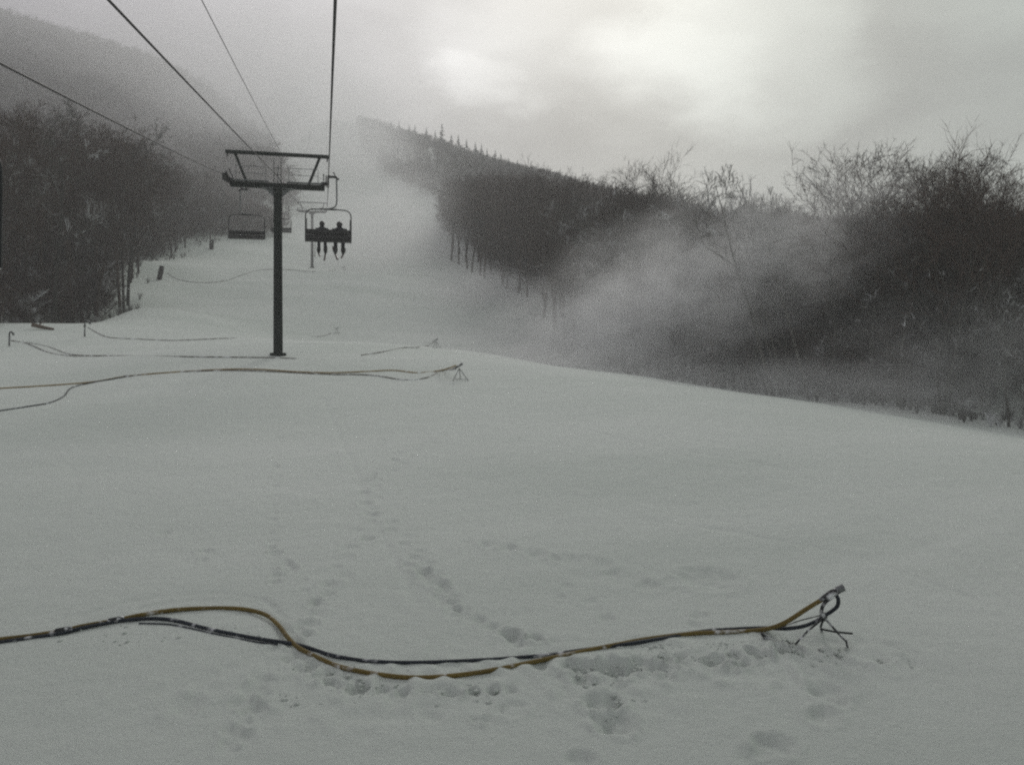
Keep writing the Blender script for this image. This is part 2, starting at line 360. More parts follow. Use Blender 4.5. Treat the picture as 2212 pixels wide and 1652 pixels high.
# ---------- trees ----------
def grow(seed, H, crown0=.4, spread=.42, n1=11, lean=0, up=.35, fork=False, lf=.55):
    r = random.Random(seed); trunk = []; twigs = []
    def rv(s): return Vector((r.gauss(0, s), r.gauss(0, s), r.gauss(0, s)))
    def branch(p, d, L, rad, lv):
        n = (9, 6, 4, 2, 1)[lv]; pts = [p.copy()]; rd = [rad]; ds = []
        for i in range(n):
            d = (d + rv((.05,.14,.2,.24,.2)[lv]) + Vector((0,0,(.02,.10,.08,.04,0)[lv]*up*3))).normalized()
            p = p + d*L/n; pts.append(p.copy()); ds.append(d.copy()); rd.append(rad*(1-(i+1)/n*(.82 if lv else .85)))
        (trunk if lv <= 1 else twigs).append((pts, rd, lv))
        if lv == 4: return
        k = (n1, 6, 6, 5)[lv]
        for c in range(k):
            t = (crown0+(1-crown0)*(c+r.random()*.8)/k) if lv == 0 else .15+.85*r.random()**.7
            t = min(t, .99); q = t*n; i = min(int(q), n-1); f = q-i
            b = pts[i].lerp(pts[i+1], f); dd = ds[i]
            az = c*2.4+r.uniform(-.6,.6); perp = dd.orthogonal().normalized(); perp = Matrix.Rotation(az, 3, dd)@perp
            ang = (r.uniform(.55,1.0), r.uniform(.4,.8), r.uniform(.35,.85), r.uniform(.3,.9))[lv]
            nd = (dd*math.cos(ang)+perp*math.sin(ang)).normalized()
            if lv == 0: nl = H*spread*(1.15-.65*(t-crown0)/(1-crown0))*r.uniform(.75,1.15)
            else: nl = L*r.uniform(.38,.62)
            branch(b, nd, nl, max(rd[i]*(lf if lv == 0 else lf+.05), .008), lv+1)
    base = Vector((0,0,-.3)); d = Vector((lean, 0, 1)).normalized()
    if fork:
        for a in range(3):
            q = a*2.1+r.random(); branch(base, (d+Vector((math.cos(q), math.sin(q), 0))*.22).normalized(), H*.9, H*.009, 0)
    else: branch(base, d, H*.92, H*.0105, 0)
    return trunk, twigs
def tree_mesh(name, seed, H, mats, **k):
    trunk, twigs = grow(seed, H, **k); r = random.Random(seed+99)
    a = MB()
    for pts, rd, lv in trunk: a.tube(pts, [max(x, .012) for x in rd], 7 if lv == 0 else 4, cap=False)
    b = MB()
    for pts, rd, lv in twigs:
        if lv == 2: b.tube(pts, [max(x, .012) for x in rd], 3, cap=False)
        else:
            for p, q in zip(pts[:-1], pts[1:]):
                t = (q-p); s = t.cross(Vector((r.gauss(0,1), r.gauss(0,1), r.gauss(0,1)))).normalized()*(.015 if lv == 3 else .0125)
                if lv == 3: b.add([p-s, p+s, q+s*.7, q-s*.7], [(0,1,2,3)])
                else: b.add([p-s, p+s, q], [(0,1,2)])
    f = 17/float(np.percentile([p[2] for p in b.v], 99.3)) if H > 12 else 1
    a.v = [(p[0]*(1+f)/2, p[1]*(1+f)/2, p[2]*f) for p in a.v]; b.v = [(p[0]*(1+f)/2, p[1]*(1+f)/2, p[2]*f) for p in b.v]
    out = []
    for mb, nm, m in ((a, 'trunk', mats[0]), (b, 'crown', mats[1])):
        me = bpy.data.meshes.new(name+'_'+nm); me.from_pydata(mb.v, [], mb.f); me.update()
        if nm == 'trunk': me.shade_smooth()
        me.materials.append(m); out.append(me)
    return out
DK = (M_bark, M_twig); FR = (M_barkf, M_twigf)
V_dark = [tree_mesh('dark_tree', 11+i, 17, DK, crown0=.3+.05*i, spread=.30+.02*i, n1=12) for i in range(3)]
V_frost = [tree_mesh('frosted_tree', 31+i, 17, FR, crown0=.28+.06*i, spread=.30+.02*i, n1=12) for i in range(4)]
V_broad = [tree_mesh('broad_tree', 51+i, 17, (M_barkf, M_twig), crown0=.34, spread=.46, n1=17, fork=(i == 1), up=.46, lf=.72) for i in range(2)]
V_sap = [tree_mesh('sapling', 71+i, 6, FR if i % 2 else DK, crown0=.15, spread=.42, n1=7) for i in range(2)]
V_pale = [tree_mesh('pale_tree', 91, 13, (M_pale, M_twigf), crown0=.5, spread=.28, n1=6, lean=-.3)]
def plant(mesh, x, y, s, label, group, name='hardwood_tree', rz=None, cat='tree', sz=1, dz=0, lean=(0,0)):
    o = empty(name, (x, y, gw(x, y)+dz), random.uniform(0, 6.28) if rz is None else rz, label=label, cat=cat, group=group)
    o.rotation_euler.x, o.rotation_euler.y = lean
    o.scale = (s, s, s*sz)
    for me, nm in zip(mesh, ('trunk', 'crown')):
        c = bpy.data.objects.new(nm, me); C.objects.link(c); c.parent = o
    return o
RE = np.array([(25,40),(33,33),(42,27.5),(52,23.5),(62,17.5),(75,9.0),(95,4.8),(120,3.6),(160,-11.5),(230,-19),(330,-58),(400,-72),(460,-85)], float)
LE = np.array([(30,-30),(50,-35),(62,-38),(80,-37),(120,-52),(145,-54),(165,-43),(250,-66),(330,-98),(440,-170)], float)
def redge(D): return float(np.interp(D, RE[:,0], RE[:,1]))
def ledge(D): return float(np.interp(D, LE[:,0], LE[:,1]))
SKY = np.array([(-200,170),(0,155),(150,225),(300,305),(450,385),(640,470),(700,480),(900,470),(960,400),(1000,372),(1130,362),(1200,372),(1280,380),(1400,402),(1500,432),(1560,445),(1620,432),(1700,440),(1745,450),(1800,455),(1850,450),(1980,440),(2030,440),(2100,430),(2160,440),(2212,440),(2600,440)], float)
def hlimit(X, D, z):     # height of the wood's canopy at a place
    u = U0+X/D*1840
    return max((826-np.interp(u, SKY[:,0], SKY[:,1]))*K*D-z, 3)
placed = []
def free(X, D, r):
    return all((X-a)**2+(D-b)**2 > r*r for a, b in placed)
def infrustum(X, D, m=.03): return D > 5 and abs(X/D) < .601+m
# named trees first
def at(u, D): X = (u-U0)*K*D; placed.append((X, D)); return c2w(X, D)
x, y = at(1885, 56); plant(V_broad[0], x, y, (826-308)*K*56/17-gw(x,y)/17, 'tall bare tree with the broad fan of dark branches above the right wood', None, rz=.4)
x, y = at(2085, 53); plant(V_broad[1], x, y, (826-335)*K*53/17-gw(x,y)/17, 'multi-stemmed bare tree with dense feathery top beside the fan-shaped crown', None, rz=1.0)
x, y = at(1760, 66); plant(V_frost[2], x, y, (826-325)*K*66/17-gw(x,y)/17, 'pale frosted tree leaning out left of the broad fan-shaped crown', None, rz=2.0, lean=(0,-.12))
x, y = at(2220, 50); plant(V_broad[0], x, y, (826-405)*K*50/17-gw(x,y)/17, 'bare dark tree cut off by the right edge of the view', None, rz=3.1)
for u_, D_, v_, k_, lb_ in ((1795, 60, 345, 0, 'bare tree filling the gap between the pale leaning tree and the fan-shaped crown'), (1985, 58, 350, 0, 'bare tree between the fan-shaped crown and its feathery-topped neighbour'), (2035, 50, 350, 1, 'bare forked tree just left of the feathery-topped tree'), (2145, 56, 380, 0, 'bare tree just right of the feathery-topped tree')):
    x, y = at(u_, D_); plant(V_broad[k_], x, y, (826-v_)*K*D_/17-gw(x,y)/17, lb_, None, rz=u_*.37)
x, y = at(1440, 96); plant(V_broad[0], x, y, (826-395)*K*96/17-gw(x,y)/17, 'small bare tree top right of the open rounded top over the dark stand', None, rz=1.9)
x, y = at(1385, 92); plant(V_broad[1], x, y, (826-357)*K*92/17-gw(x,y)/17, 'bare tree whose open rounded top rises over the dark stand', None, rz=.2)
x, y = at(1212, 112); plant(V_broad[0], x, y, (826-352)*K*112/17-gw(x,y)/17, 'bare tree with a low tuft of twigs topping the dark stand', None, rz=2.2)
for k, (u, D, s, l, lb) in enumerate(((1672, 59.5, .95, -.05, 'slender pale trunk leaning left before the dark hollow in the right wood'), (1700, 60.5, .8, .05, 'thin pale sapling trunk between two leaning pale trunks'),
                       (1748, 58.5, .85, .08, 'pale straight trunk leaning left, right of the dark hollow in the wood'), (1690, 59, .6, -.45, 'short pale stem bent far over to the left across the dark hollow'))):
    x, y = at(u, D); plant(V_pale[0], x, y, s, lb, 'pale birch-like trunks in the right wood', rz=l)
ZR = [(1250, 'bare brown tree in the dark dense stand at the turn of the slope'),
      (1500, 'bare tree half veiled by blowing snow between the dark stand and right wood'),
      (1700, 'bare frosted tree in the wood behind the crest, left of the leaning pale trunks'),
      (1880, 'bare frosted tree in the wood behind the crest, beneath the fan-shaped crown'),
      (9999, 'bare dusky tree in the densest wood at the far right of the slope')]
ZL = [(120, 'bare dark tree at the near end of the left wood'), (260, 'bare thin-trunked tree in the left wood above the bent hydrant pipe'),
      (360, 'bare thin tree in the left wood beside the padded post'), (9999, 'bare hazy tree at the far tip of the left wood')]
def zone(Z, u):
    for a, l in Z:
        if u < a: return l
nR = 0; tries = 0
while nR < 150 and tries < 9000:
    tries += 1
    D = random.uniform(46, 175); off = random.uniform(0, 1)**1.4*(20 if D < 100 else 16); X = redge(D)+off
    if not infrustum(X, D) or not free(X, D, 2.3): continue
    u = U0+X/D*1840
    dark = 930 < u < 1290 or (D > 84 and off < 22)
    if not dark and random.random() < (.12 if u < 1800 else .5): V = V_dark
    else: V = V_dark if dark else V_frost
    placed.append((X, D)); x, y = c2w(X, D)
    hmax = .62 if u > 1500 and D < 60 and off < 6 else 1
    s = min(random.uniform(.78, 1.1)*hmax, hlimit(X, D, gw(x, y))/17*random.uniform(.88,1.03))
    plant(random.choice(V), x, y, s, zone(ZR, u), 'hardwood trees of the right wood', sz=random.uniform(.96,1.0)); nR += 1
nL = 0; tries = 0
while nL < 95 and tries < 9000:
    tries += 1
    D = random.uniform(56, 160); off = random.uniform(0, 1)**1.3*22; X = ledge(D)-off
    if not infrustum(X, D) or not free(X, D, 2.3): continue
    u = U0+X/D*1840
    placed.append((X, D)); x, y = c2w(X, D)
    plant(random.choice(V_dark+V_dark+V_frost[:1]), x, y, min(random.uniform(.8, 1.15), hlimit(X, D, gw(x, y))/16.8*random.uniform(.88,1.05)), zone(ZL, u), 'hardwood trees of the left wood', sz=random.uniform(.9,1.1)); nL += 1

# mass of woods behind the edges: one object, low-detail bare trees
def low_tree(seed):
    r = random.Random(seed); v = []; f = []
    def tri(p, q, w, quad=False):
        t = q-p; s = t.cross(Vector((r.gauss(0,1), r.gauss(0,1), r.gauss(0,.4)))).normalized()*w; n = len(v)
        v.extend([p-s, p+s, q+s*.4, q-s*.4]); f.append((n, n+1, n+2, n+3))
    H = 1.0
    for k in range(2): tri(Vector((0,0,-.05)), Vector((r.gauss(0,.02), r.gauss(0,.02), .75)), .009)
    for k in range(26):
        z = r.uniform(.10, .82); a = r.random()*6.28; L = r.uniform(.16,.30)*(1.15-.6*z)
        p = Vector((0,0,z)); q = p+Vector((math.cos(a)*L, math.sin(a)*L, L*r.uniform(.5,1.1))); tri(p, q, .006)
        for m in range(13):
            s = p.lerp(q, r.uniform(.3,1)); e = s+Vector((r.gauss(0,.055)+math.cos(a)*.03, r.gauss(0,.055)+math.sin(a)*.03, r.uniform(.0,.12))); tri(s, e, .0042)
    return np.array([list(p) for p in v]), np.array(f)
LOW = [low_tree(500+i) for i in range(6)]
M_ridge = mat('ridge_branches', (.055,.048,.044), .95, 0, .3, .05, snow=.2, patch=.5)
def woods(name, pts, label, hmin=13, hmax=18, sap=()):
    VV = []; FF = []; n = 0
    pts = list(pts)+list(sap); ns = len(pts)-len(sap); gg = gsoft(np.array([p[0] for p in pts]), np.array([p[1] for p in pts]))
    for i, (X, D) in enumerate(pts):
        x, y = c2w(X, D); v, f = random.choice(LOW); H = random.uniform(hmin, hmax) if i < ns else random.uniform(2.5, 7)
        if D < 200: H = min(H, hlimit(X, D, gg[i])*random.uniform(.8,.97))
        a = random.random()*6.28; c, s = math.cos(a), math.sin(a)
        q = np.c_[(v[:,0]*c-v[:,1]*s)*H*1.15+x, (v[:,0]*s+v[:,1]*c)*H*1.15+y, v[:,2]*H]; VV.append(q); FF.append(f+n); n += len(v)
    g = gsoft(np.array([p[0] for p in pts]), np.array([p[1] for p in pts]))
    for q, z in zip(VV, g): q[:,2] += z
    co = np.vstack(VV); F = np.vstack(FF)
    me = bpy.data.meshes.new(name); me.vertices.add(len(co)); me.vertices.foreach_set('co', co.ravel())
    me.loops.add(F.size); me.loops.foreach_set('vertex_index', F.ravel()); me.polygons.add(len(F)); me.polygons.foreach_set('loop_start', np.arange(len(F))*4)
    me.update(calc_edges=True); me.materials.append(M_far)
    o = bpy.data.objects.new(name, me); C.objects.link(o); tag(o, label, 'woods', kind='stuff'); return o
P1 = []; P2 = []; P3 = []
for _ in range(60000):
    D = math.sqrt(random.uniform(45**2, 520**2)); X = random.uniform(-.66, .66)*D
    if D <= 200 and len(P1) < 1300 and X > redge(D)+(12 if D < 175 else 0) and X < redge(D)+60+D*.3: P1.append((X, D))
    elif D > 200 and D < 440 and len(P3) < 3000 and redge(D) < X < redge(D)+120: P3.append((X, D))
    elif len(P2) < 3600 and D > 55 and X < ledge(D)-(14 if D < 160 else 0): P2.append((X, D))
S1 = []; S2 = []
for _ in range(30000):
    D = math.sqrt(random.uniform(42**2, 190**2)); X = random.uniform(-.66, .66)*D
    if len(S1) < 900 and redge(D)+5 < X < redge(D)+26: S1.append((X, D))
    elif len(S2) < 700 and D > 56 and ledge(D)-26 < X < ledge(D)-1.5: S2.append((X, D))
print('woods', len(P1), len(P2), len(P3))
woods('woods', P1, 'mass of bare woods behind the front trees on the right', sap=S1)
woods('woods', P3, 'snow dusted woods covering the hill under the spruce ridge', 4.2, 6.2).data.materials[0] = M_ridge
woods('woods', P2, 'bare brown woods climbing the hazy hillside on the left', 9, 13, sap=S2)

# spruces on the ridge
def spruce(seed):
    r = random.Random(seed); b = MB(); b.tube([(0,0,-.3),(0,0,3),(0,0,6)], [.12,.08,.02], 5)
    for k in range(150):
        z = r.uniform(.5, 5.9); L = (6.2-z)*.26*r.uniform(.6,1.2)+.1; a = r.random()*6.28; w_ = .22*L+.06
        d = Vector((math.cos(a), math.sin(a), -.25)); s = Vector((-d.y, d.x, 0))*w_
        b.add([Vector((0,0,z)), Vector((0,0,z))+d*L*.6+s, Vector((0,0,z))+d*L, Vector((0,0,z))+d*L*.6-s], [(0,1,2,3)])
    me = bpy.data.meshes.new('spruce_tree'); me.from_pydata(b.v, [], b.f); me.materials.append(M_spruce); return me
SPR = [spruce(i) for i in range(3)]
spr = [(955,305,350,1.9),(921,300,355,1.15),(896,296,360,1.25),(884,292,362,1.0),(862,288,368,1.15),(845,285,372,.9),(828,282,378,.85),(808,281,385,.9),(793,279,390,.8),(940,303,352,.9),(975,309,340,.8),(990,313,335,1.0),(1008,320,325,.8),
       (1027,328,315,.85),(1040,335,305,1.1),(1052,341,298,.8),(1070,349,290,1.15),(1082,352,285,.9),(1098,360,280,.8),(1118,366,275,.9),(1044,352,285,1.2),(1078,364,270,1.1),(1100,372,262,1.3),(1135,374,268,.8)]
for i, (u, v, D, s) in enumerate(spr):
    X = (u-U0)*K*D; x, y = c2w(X, D); o = bpy.data.objects.new('spruce_tree', SPR[i % 3]); C.objects.link(o)
    sz_ = s*D/460; o.location = (x, y, (826-v+8+16*s)*K*D-6.0*sz_*1.1); o.scale = (sz_, sz_, sz_*1.1); o.rotation_euler = (0,0,i)
    tag(o, 'tallest dark spruce standing clear on the crest of the ridge' if i == 0 else ('small dark spruce on the hazy left half of the ridge crest' if u < 950 else 'small dark spruce on the ridge crest descending towards the dark stand'), 'spruce', 'spruces along the ridge crest')

# undergrowth at the wood edges
def undergrowth(name, pts, label):
    b = MB(); r = random.Random(3)
    for X, D in pts:
        x, y = c2w(X, D); z = gw(x, y); h = r.uniform(.3, 1.4)
        for k in range(16):
            a = r.random()*6.28; s = r.uniform(.1,.5)*h; p = Vector((x, y, z-.1)); q = p+Vector((math.cos(a)*s*.5, math.sin(a)*s*.5, h*r.uniform(.4,.8))); e = q+Vector((math.cos(a)*s*.6+r.gauss(0,.1), math.sin(a)*s*.6+r.gauss(0,.1), h*r.uniform(.0,.3)))
            b.tube([p, q, e], [.014,.011,.005], 3, cap=False)
            for m in range(3):
                t = q.lerp(e, r.random()); b.tube([t, t+Vector((r.gauss(0,.15), r.gauss(0,.15), r.uniform(.05,.3)))*h*.6], [.007,.004], 3, cap=False)
    o = b.build(name, M_twigf, smooth=False); tag(o, label, 'undergrowth', kind='stuff')
pr = []; pl = []
for _ in range(380):
    D = random.uniform(40, 95); pr.append((redge(D)+random.triangular(-2.0, 7, 1.5), D))
for _ in range(170):
    D = random.uniform(58, 150); pl.append((ledge(D)+random.uniform(-5, 1.5), D))
undergrowth('undergrowth', pr, 'twiggy snow covered brush along the foot of the right wood')
undergrowth('undergrowth', pl, 'snowy brush along the foot of the left wood')

# ---------- lift ----------
XR, XL, XC = .10, -4.80, -2.35; YT = 44.0
def rope_pts(xs, pts, n=60, sag=0): return [Vector((xs, y, z)) for y, z in pts]
def span(a, b, sag, n=26):
    a, b = Vector(a), Vector(b); return [a.lerp(b, i/n)-Vector((0,0,4*sag*(i/n)*(1-i/n))) for i in range(n+1)]
T2 = c2w((672-U0)*K*145, 145); YT2 = T2[1]; ZT, ZT2 = 10.15, 29.3
def haul(x, lab):
    P = span((x, -45, -4.6), (x, YT-1.2, ZT-.2), .15 if x > 0 else .46)+span((x, YT+1.2, ZT+.25), (x, YT2-1, ZT2-.2), .5)+span((x, YT2+1, ZT2+.3), (x, YT2+150, ZT2+62), 1.5)
    o = MB().tube(P, .021, 7).build('haul_rope', M_rope); tag(o, lab, 'cable', 'haul ropes of the chairlift')
haul(XR, 'thick black haul rope running almost straight up to the right crossarm end')
haul(XL, 'black haul rope slanting from the left edge to the left crossarm end')
def comm(P, r, lab):
    tag(MB().tube(P, r, 6).build('signal_cable', M_rope), lab, 'cable', 'signal cables down the middle of the lift')
comm(span((XC, -45, -5.3), (XC, YT, 10.25), .12)+span((XC, YT+.1, 10.25), (XC, YT2, 29.6), .8), .018, 'thick signal cable slanting behind the top bar to the tower mast')
comm(span((XC+.05, -45, -1.9), (XC+.05, YT, 11.62), .35)+span((XC+.05, YT+.1, 11.62), (XC+.05, YT2, 31.0), .8), .010, 'thin signal cable reaching the middle of the top bar')

def make_tower(name, x, y, zb, H, label, top):
    t = empty(name, (x, y, zb), label=label, cat='lift tower', group='chairlift towers')
    lean = -.8*H/8.6   # leans downhill
    def P(xx, h, yy=0): return Vector((xx, yy+lean*h/H*.0, h))
    MB().tube([(0,.0,-1),(0,0,H*.5),(0,0,H)], [.235,.215,.20], 20).build('pole', M_pole, t)
    MB().tube([(0,0,-.6),(0,0,.12)], [.42,.40], 20).build('base_collar', M_pole, t)
    b = MB(); b.box((0,0,H+.14), (4.55,.34,.25), bev=.03); b.build('crossarm', M_pole, t)
    b = MB(); b.box((0,0,H-.0), (1.5,.5,.035), bev=.01)
    for s in (-1,1): b.add([(s*.2,-.02,H-.02),(s*.2,.02,H-.02),(s*.62,-.02,H-.02),(s*.62,.02,H-.02),(s*.2,-.02,H-.4),(s*.2,.02,H-.4)], [(0,2,4),(1,5,3),(0,1,3,2),(2,3,5,4),(4,5,1,0)])
    b.build('cap_plate', M_galv, t)
    top_h = H+1.72
    MB().box((0,.05,top_h), (5.0,.16,.17), bev=.02).build('lifting_bar', M_pole, t)
    for s in (-1,1):
        MB().tube([(s*1.48,.05,H+.26),(s*2.02,.05,top_h-.08)], .07, 8).build('brace', M_pole, t)
        MB().tube([(s*2.40,.05,top_h-.08),(s*2.40,.05,top_h-.24)], .035, 6).build('lifting_hook', M_steel, t)
        r = MB(); y0 = -.45
        r.tube([(s*.55,y0,H+.3),(s*.55,y0,H+.95),(s*1.95,y0,H+.95),(s*1.95,y0,H+.3)], .018, 6)
        r.tube([(s*.55,y0,H+.62),(s*1.95,y0,H+.62)], .014, 6)
        r.build('walkway_rail', M_galv, t)
        MB().box((s*1.3,-.33,H+.28), (1.7,.28,.03)).build('walkway', M_galv, t)
        # sheave train
        sh = MB(); xx = s*2.44
        sh.box((xx-s*.10,0,H+.48), (.05,2.3,.12), bev=.01); sh.box((xx-s*.2,0,H+.36), (.3,.16,.16), bev=.02)
        so_ = sh.build('sheave_frame', M_steel, t)
        for k in range(6):
            MB().disc((xx, -1.15+.46*k, H+.42+.07*(k-2.5)*.9), (1,0,0), .19, .09, 16).build('sheave', M_rubber, so_)
        MB().box((xx-s*.22, 0, H+.66), (.05,1.7,.04)).build('rope_catcher', M_steel, so_)
        for h in (.45,): pass
    l = MB()
    for s in (-.17,.17): l.tube([(s,-.3,H*.25),(s,-.3,H+1.45)], .016, 6)
    for k in range(int((H*.75+1.3)/.32)): l.tube([(-.17,-.3,H*.25+.1+.32*k),(.17,-.3,H*.25+.1+.32*k)], .011, 5)
    l.build('ladder', M_pole, t)
    MB().tube([(0,.1,H+.2),(0,.1,H+1.2)], .022, 6).build('cable_mast', M_galv, t)
    return t
zt = gw(XC, YT); H1 = (826-404)*K*42.5-zt-.14
t1 = make_tower('lift_tower', XC, YT, zt, H1, 'near dark green lift tower standing in the snow left of centre', 0)
t1.rotation_euler = (.022, 0, 0)
zt2 = gw(T2[0], T2[1]); H2 = ZT2-.42-zt2
make_tower('lift_tower', XC, YT2, zt2, H2, 'far hazy lift tower partly hidden behind the occupied chair', 0)
print('tower', H1, H2, zt, zt2)

def rope_z(y):
    if y < YT: return -4.6+(ZT-.2+4.6)*(y+45)/(YT+43.8)-.0
    return ZT+.25+(ZT2-ZT-.45)*(y-YT-1.2)/(YT2-YT-2.2)-.3
def make_chair(loc, rz, label):
    t = empty('lift_chair', loc, rz, label=label, cat='chairlift chair', group='chairs hanging from the lift ropes')
    g = MB(); g.box((.17,0,.04), (.46,.16,.10), bev=.03); g.box((.02,0,.05), (.12,.30,.13), bev=.03); g.tube([(.30,-.05,.08),(.30,.1,.22),(.22,.2,.30)], .03, 6); g.tube([(.36,0,.0),(.5,0,-.06)], .05, 8)
    g.build('grip', M_steel, t)
    arm = catmull([(.38,0,.05),(.39,0,-.5),(.39,0,-1.12),(.33,0,-1.36),(.15,0,-1.46),(0,0,-1.50)], 6)
    MB().tube(arm, .036, 8).build('hanger_arm', M_galv, t)
    MB().box((0,0,-1.52), (.9,.12,.07), bev=.03).build('yoke', M_steel, t)
    w_, zt_, zb = 1.07, -1.54, -3.0; r = .32
    fr = [(-w_,.0,zb),(-w_,0,zt_-r-.25)]
    for k in range(9): a = math.pi-k*math.pi/16; fr.append((-w_+r+r*math.cos(a), 0, zt_-r+r*math.sin(a)))
    fr += [(0,0,zt_+.03)]
    fr += [(-a, b, c) for a, b, c in fr[:-1][::-1]]
    MB().tube([(-w_,.45,zb-.03),(-w_,.1,zb-.03)]+fr+[(w_,.1,zb-.03),(w_,.45,zb-.03)], .028, 8).build('bail_frame', M_steel, t)
    b = MB(); R = Matrix.Rotation(.12, 3, 'X')
    for z, h in ((-2.62,.25),(-2.86,.20)): b.box((0,-.04-( -2.7-z)*.1,z), (2.10,.06,h), R, .02)
    b.build('backrest', M_seat, t)
    s = MB(); s.box((0,.22,-2.99), (2.12,.52,.09), bev=.03); s.build('seat', M_seat, t)
    s = MB(); s.tube([(-1.02,0,-2.0),(-1.03,.5,-2.5),(-1.0,.62,-2.66),(1.0,.62,-2.66),(1.03,.5,-2.5),(1.02,0,-2.0)], .02, 6)
    s.build('safety_bar', M_steel, t)
    return t
# occupied chair just below the tower
yc = 41.8; ch = make_chair((XR, yc, rope_z(yc)+.03), 0, 'occupied chair with two riders seen from behind beside the near tower')
CH = Vector((XR, yc, rope_z(yc)+.03))
ch2 = copy_tree(ch); ch2.location = (XL, 55.0, rope_z(55.0)); ch2.rotation_euler = (0,0,math.pi); ch2['label'] = 'empty chair coming down behind the left side of the near tower'
ch3 = copy_tree(ch); ch3.location = (XL, 11.02, rope_z(11.02)-.35); ch3.rotation_euler = (0,0,math.pi); ch3['label'] = 'empty chair passing close by, cut off by the left edge'
ch4 = copy_tree(ch); ch4.location = (XL, 96, rope_z(96)); ch4.rotation_euler = (0,0,math.pi); ch4['label'] = 'tiny hazy empty chair further up, right of the tower pole'

def make_person(px, seed, sx, label):
    r = random.Random(seed); loc = CH+Vector((px, 0, 0))
    t = empty('person', loc, label=label, cat='person', group='riders on the occupied chair')
    J = [((0,.12,-2.86),.19,.16),((0,.10,-2.66),.20,.15),((0,.09,-2.47),.22,.15),((0,.09,-2.38),.13,.10),((0,.10,-2.32),.10,.10),((0,.11,-2.22),.105,.12),((0,.115,-2.13),.08,.10)]
    E = [(i, i+1) for i in range(6)]
    for s in (-1,1):
        n = len(J); J += [((s*.23,.09,-2.46),.105,.10),((s*.32,.14,-2.68),.075,.075),((s*.20,.42,-2.74),.048,.048),((s*.17,.50,-2.72),.05,.04)]
        E += [(2,n),(n,n+1),(n+1,n+2),(n+2,n+3)]
        n = len(J); J += [((s*.11,.16,-2.87),.11,.10),((s*.15,.56,-2.86),.085,.085),((s*.15,.62,-3.05),.085,.085),((s*.15,.60,-3.30),.08,.085),((s*.16,.66,-3.36),.06,.07),((s*.16,.80,-3.38),.05,.04)]
        E += [(0,n)]+[(n+k, n+k+1) for k in range(5)]
    me = bpy.data.meshes.new('body'); me.from_pydata([j[0] for j in J], E, []); me.materials.append(M_jacket)
    o = bpy.data.objects.new('body', me); C.objects.link(o); o.parent = t
    m = o.modifiers.new('skin', 'SKIN'); m.use_smooth_shade = True
    for i, j in enumerate(J): me.skin_vertices[0].data[i].radius = (j[1], j[2])
    me.skin_vertices[0].data[0].use_root = True
    ss = o.modifiers.new('sub', 'SUBSURF'); ss.levels = 1; ss.render_levels = 1
    # helmet
    h = MB(); c = Vector((0,.11,-2.18)); rings = []
    for k in range(6):
        a = k/5*math.pi*.5; rings.append([c+Vector((.125*math.cos(a)*math.cos(q), .15*math.cos(a)*math.sin(q), .14*math.sin(a)-.02)) for q in [2*math.pi*i/14 for i in range(14)]])
    rings.insert(0, [c+Vector((.118*math.cos(q), .14*math.sin(q), -.075)) for q in [2*math.pi*i/14 for i in range(14)]])
    h.add(sum(rings, []), [(l*14+i, l*14+(i+1) % 14, (l+1)*14+(i+1) % 14, (l+1)*14+i) for l in range(len(rings)-1) for i in range(14)]); h.build('helmet', M_helmet, t)
    g = MB(); g.tube([(-.10,.2,-2.2),(-.05,.255,-2.2),(.05,.255,-2.2),(.10,.2,-2.2)], .035, 8); g.build('goggles', M_ski, t)
    for s in (-1,1):
        b = MB(); b.tube([(s*.16,.60,-3.28),(s*.16,.60,-3.44)], [.10,.09], 10); b.tube([(s*.16,.55,-3.46),(s*.16,.88,-3.47)], [.085,.065], 8); b.build('ski_boot', M_helmet, t)
        k = MB(); tilt = r.uniform(.35,.6)*(1 if s > 0 else .8); R = Matrix.Rotation(tilt, 3, 'X')@Matrix.Rotation(r.uniform(-.12,.12), 3, 'Z')
        pts = []
        for q in (-.85,-.5,0,.45,.72,.86): pts.append(Vector((s*.16,.68,-3.55))+R@Vector((0, q, 0 if q < .6 else (q-.6)*.45)))
        k.tube(pts, [.05,.045,.04,.045,.052,.02], 8, flat=.22); k.build('ski', M_ski, t)
    t.scale = (sx, 1, 1)
    return t
make_person(-.30, 1, 1.0, 'rider in dark helmet sitting left of the middle of the chair')
make_person(.52, 2, 1.18, 'broader rider in dark clothing sitting at the right of the chair')
pl_ = MB(); pl_.tube([CH+Vector((-.62,.50,-2.72)), CH+Vector((-.64,.42,-3.78))], .012, 6); pl_.tube([CH+Vector((-.62,.50,-2.72)), CH+Vector((-.62,.50,-2.60))], .02, 8); pl_.disc(CH+Vector((-.638,.425,-3.70)), (0,0,1), .045, .012)
tag(pl_.build('ski_pole', M_steel), 'thin ski pole hanging straight down at the left of the riders', 'ski pole')

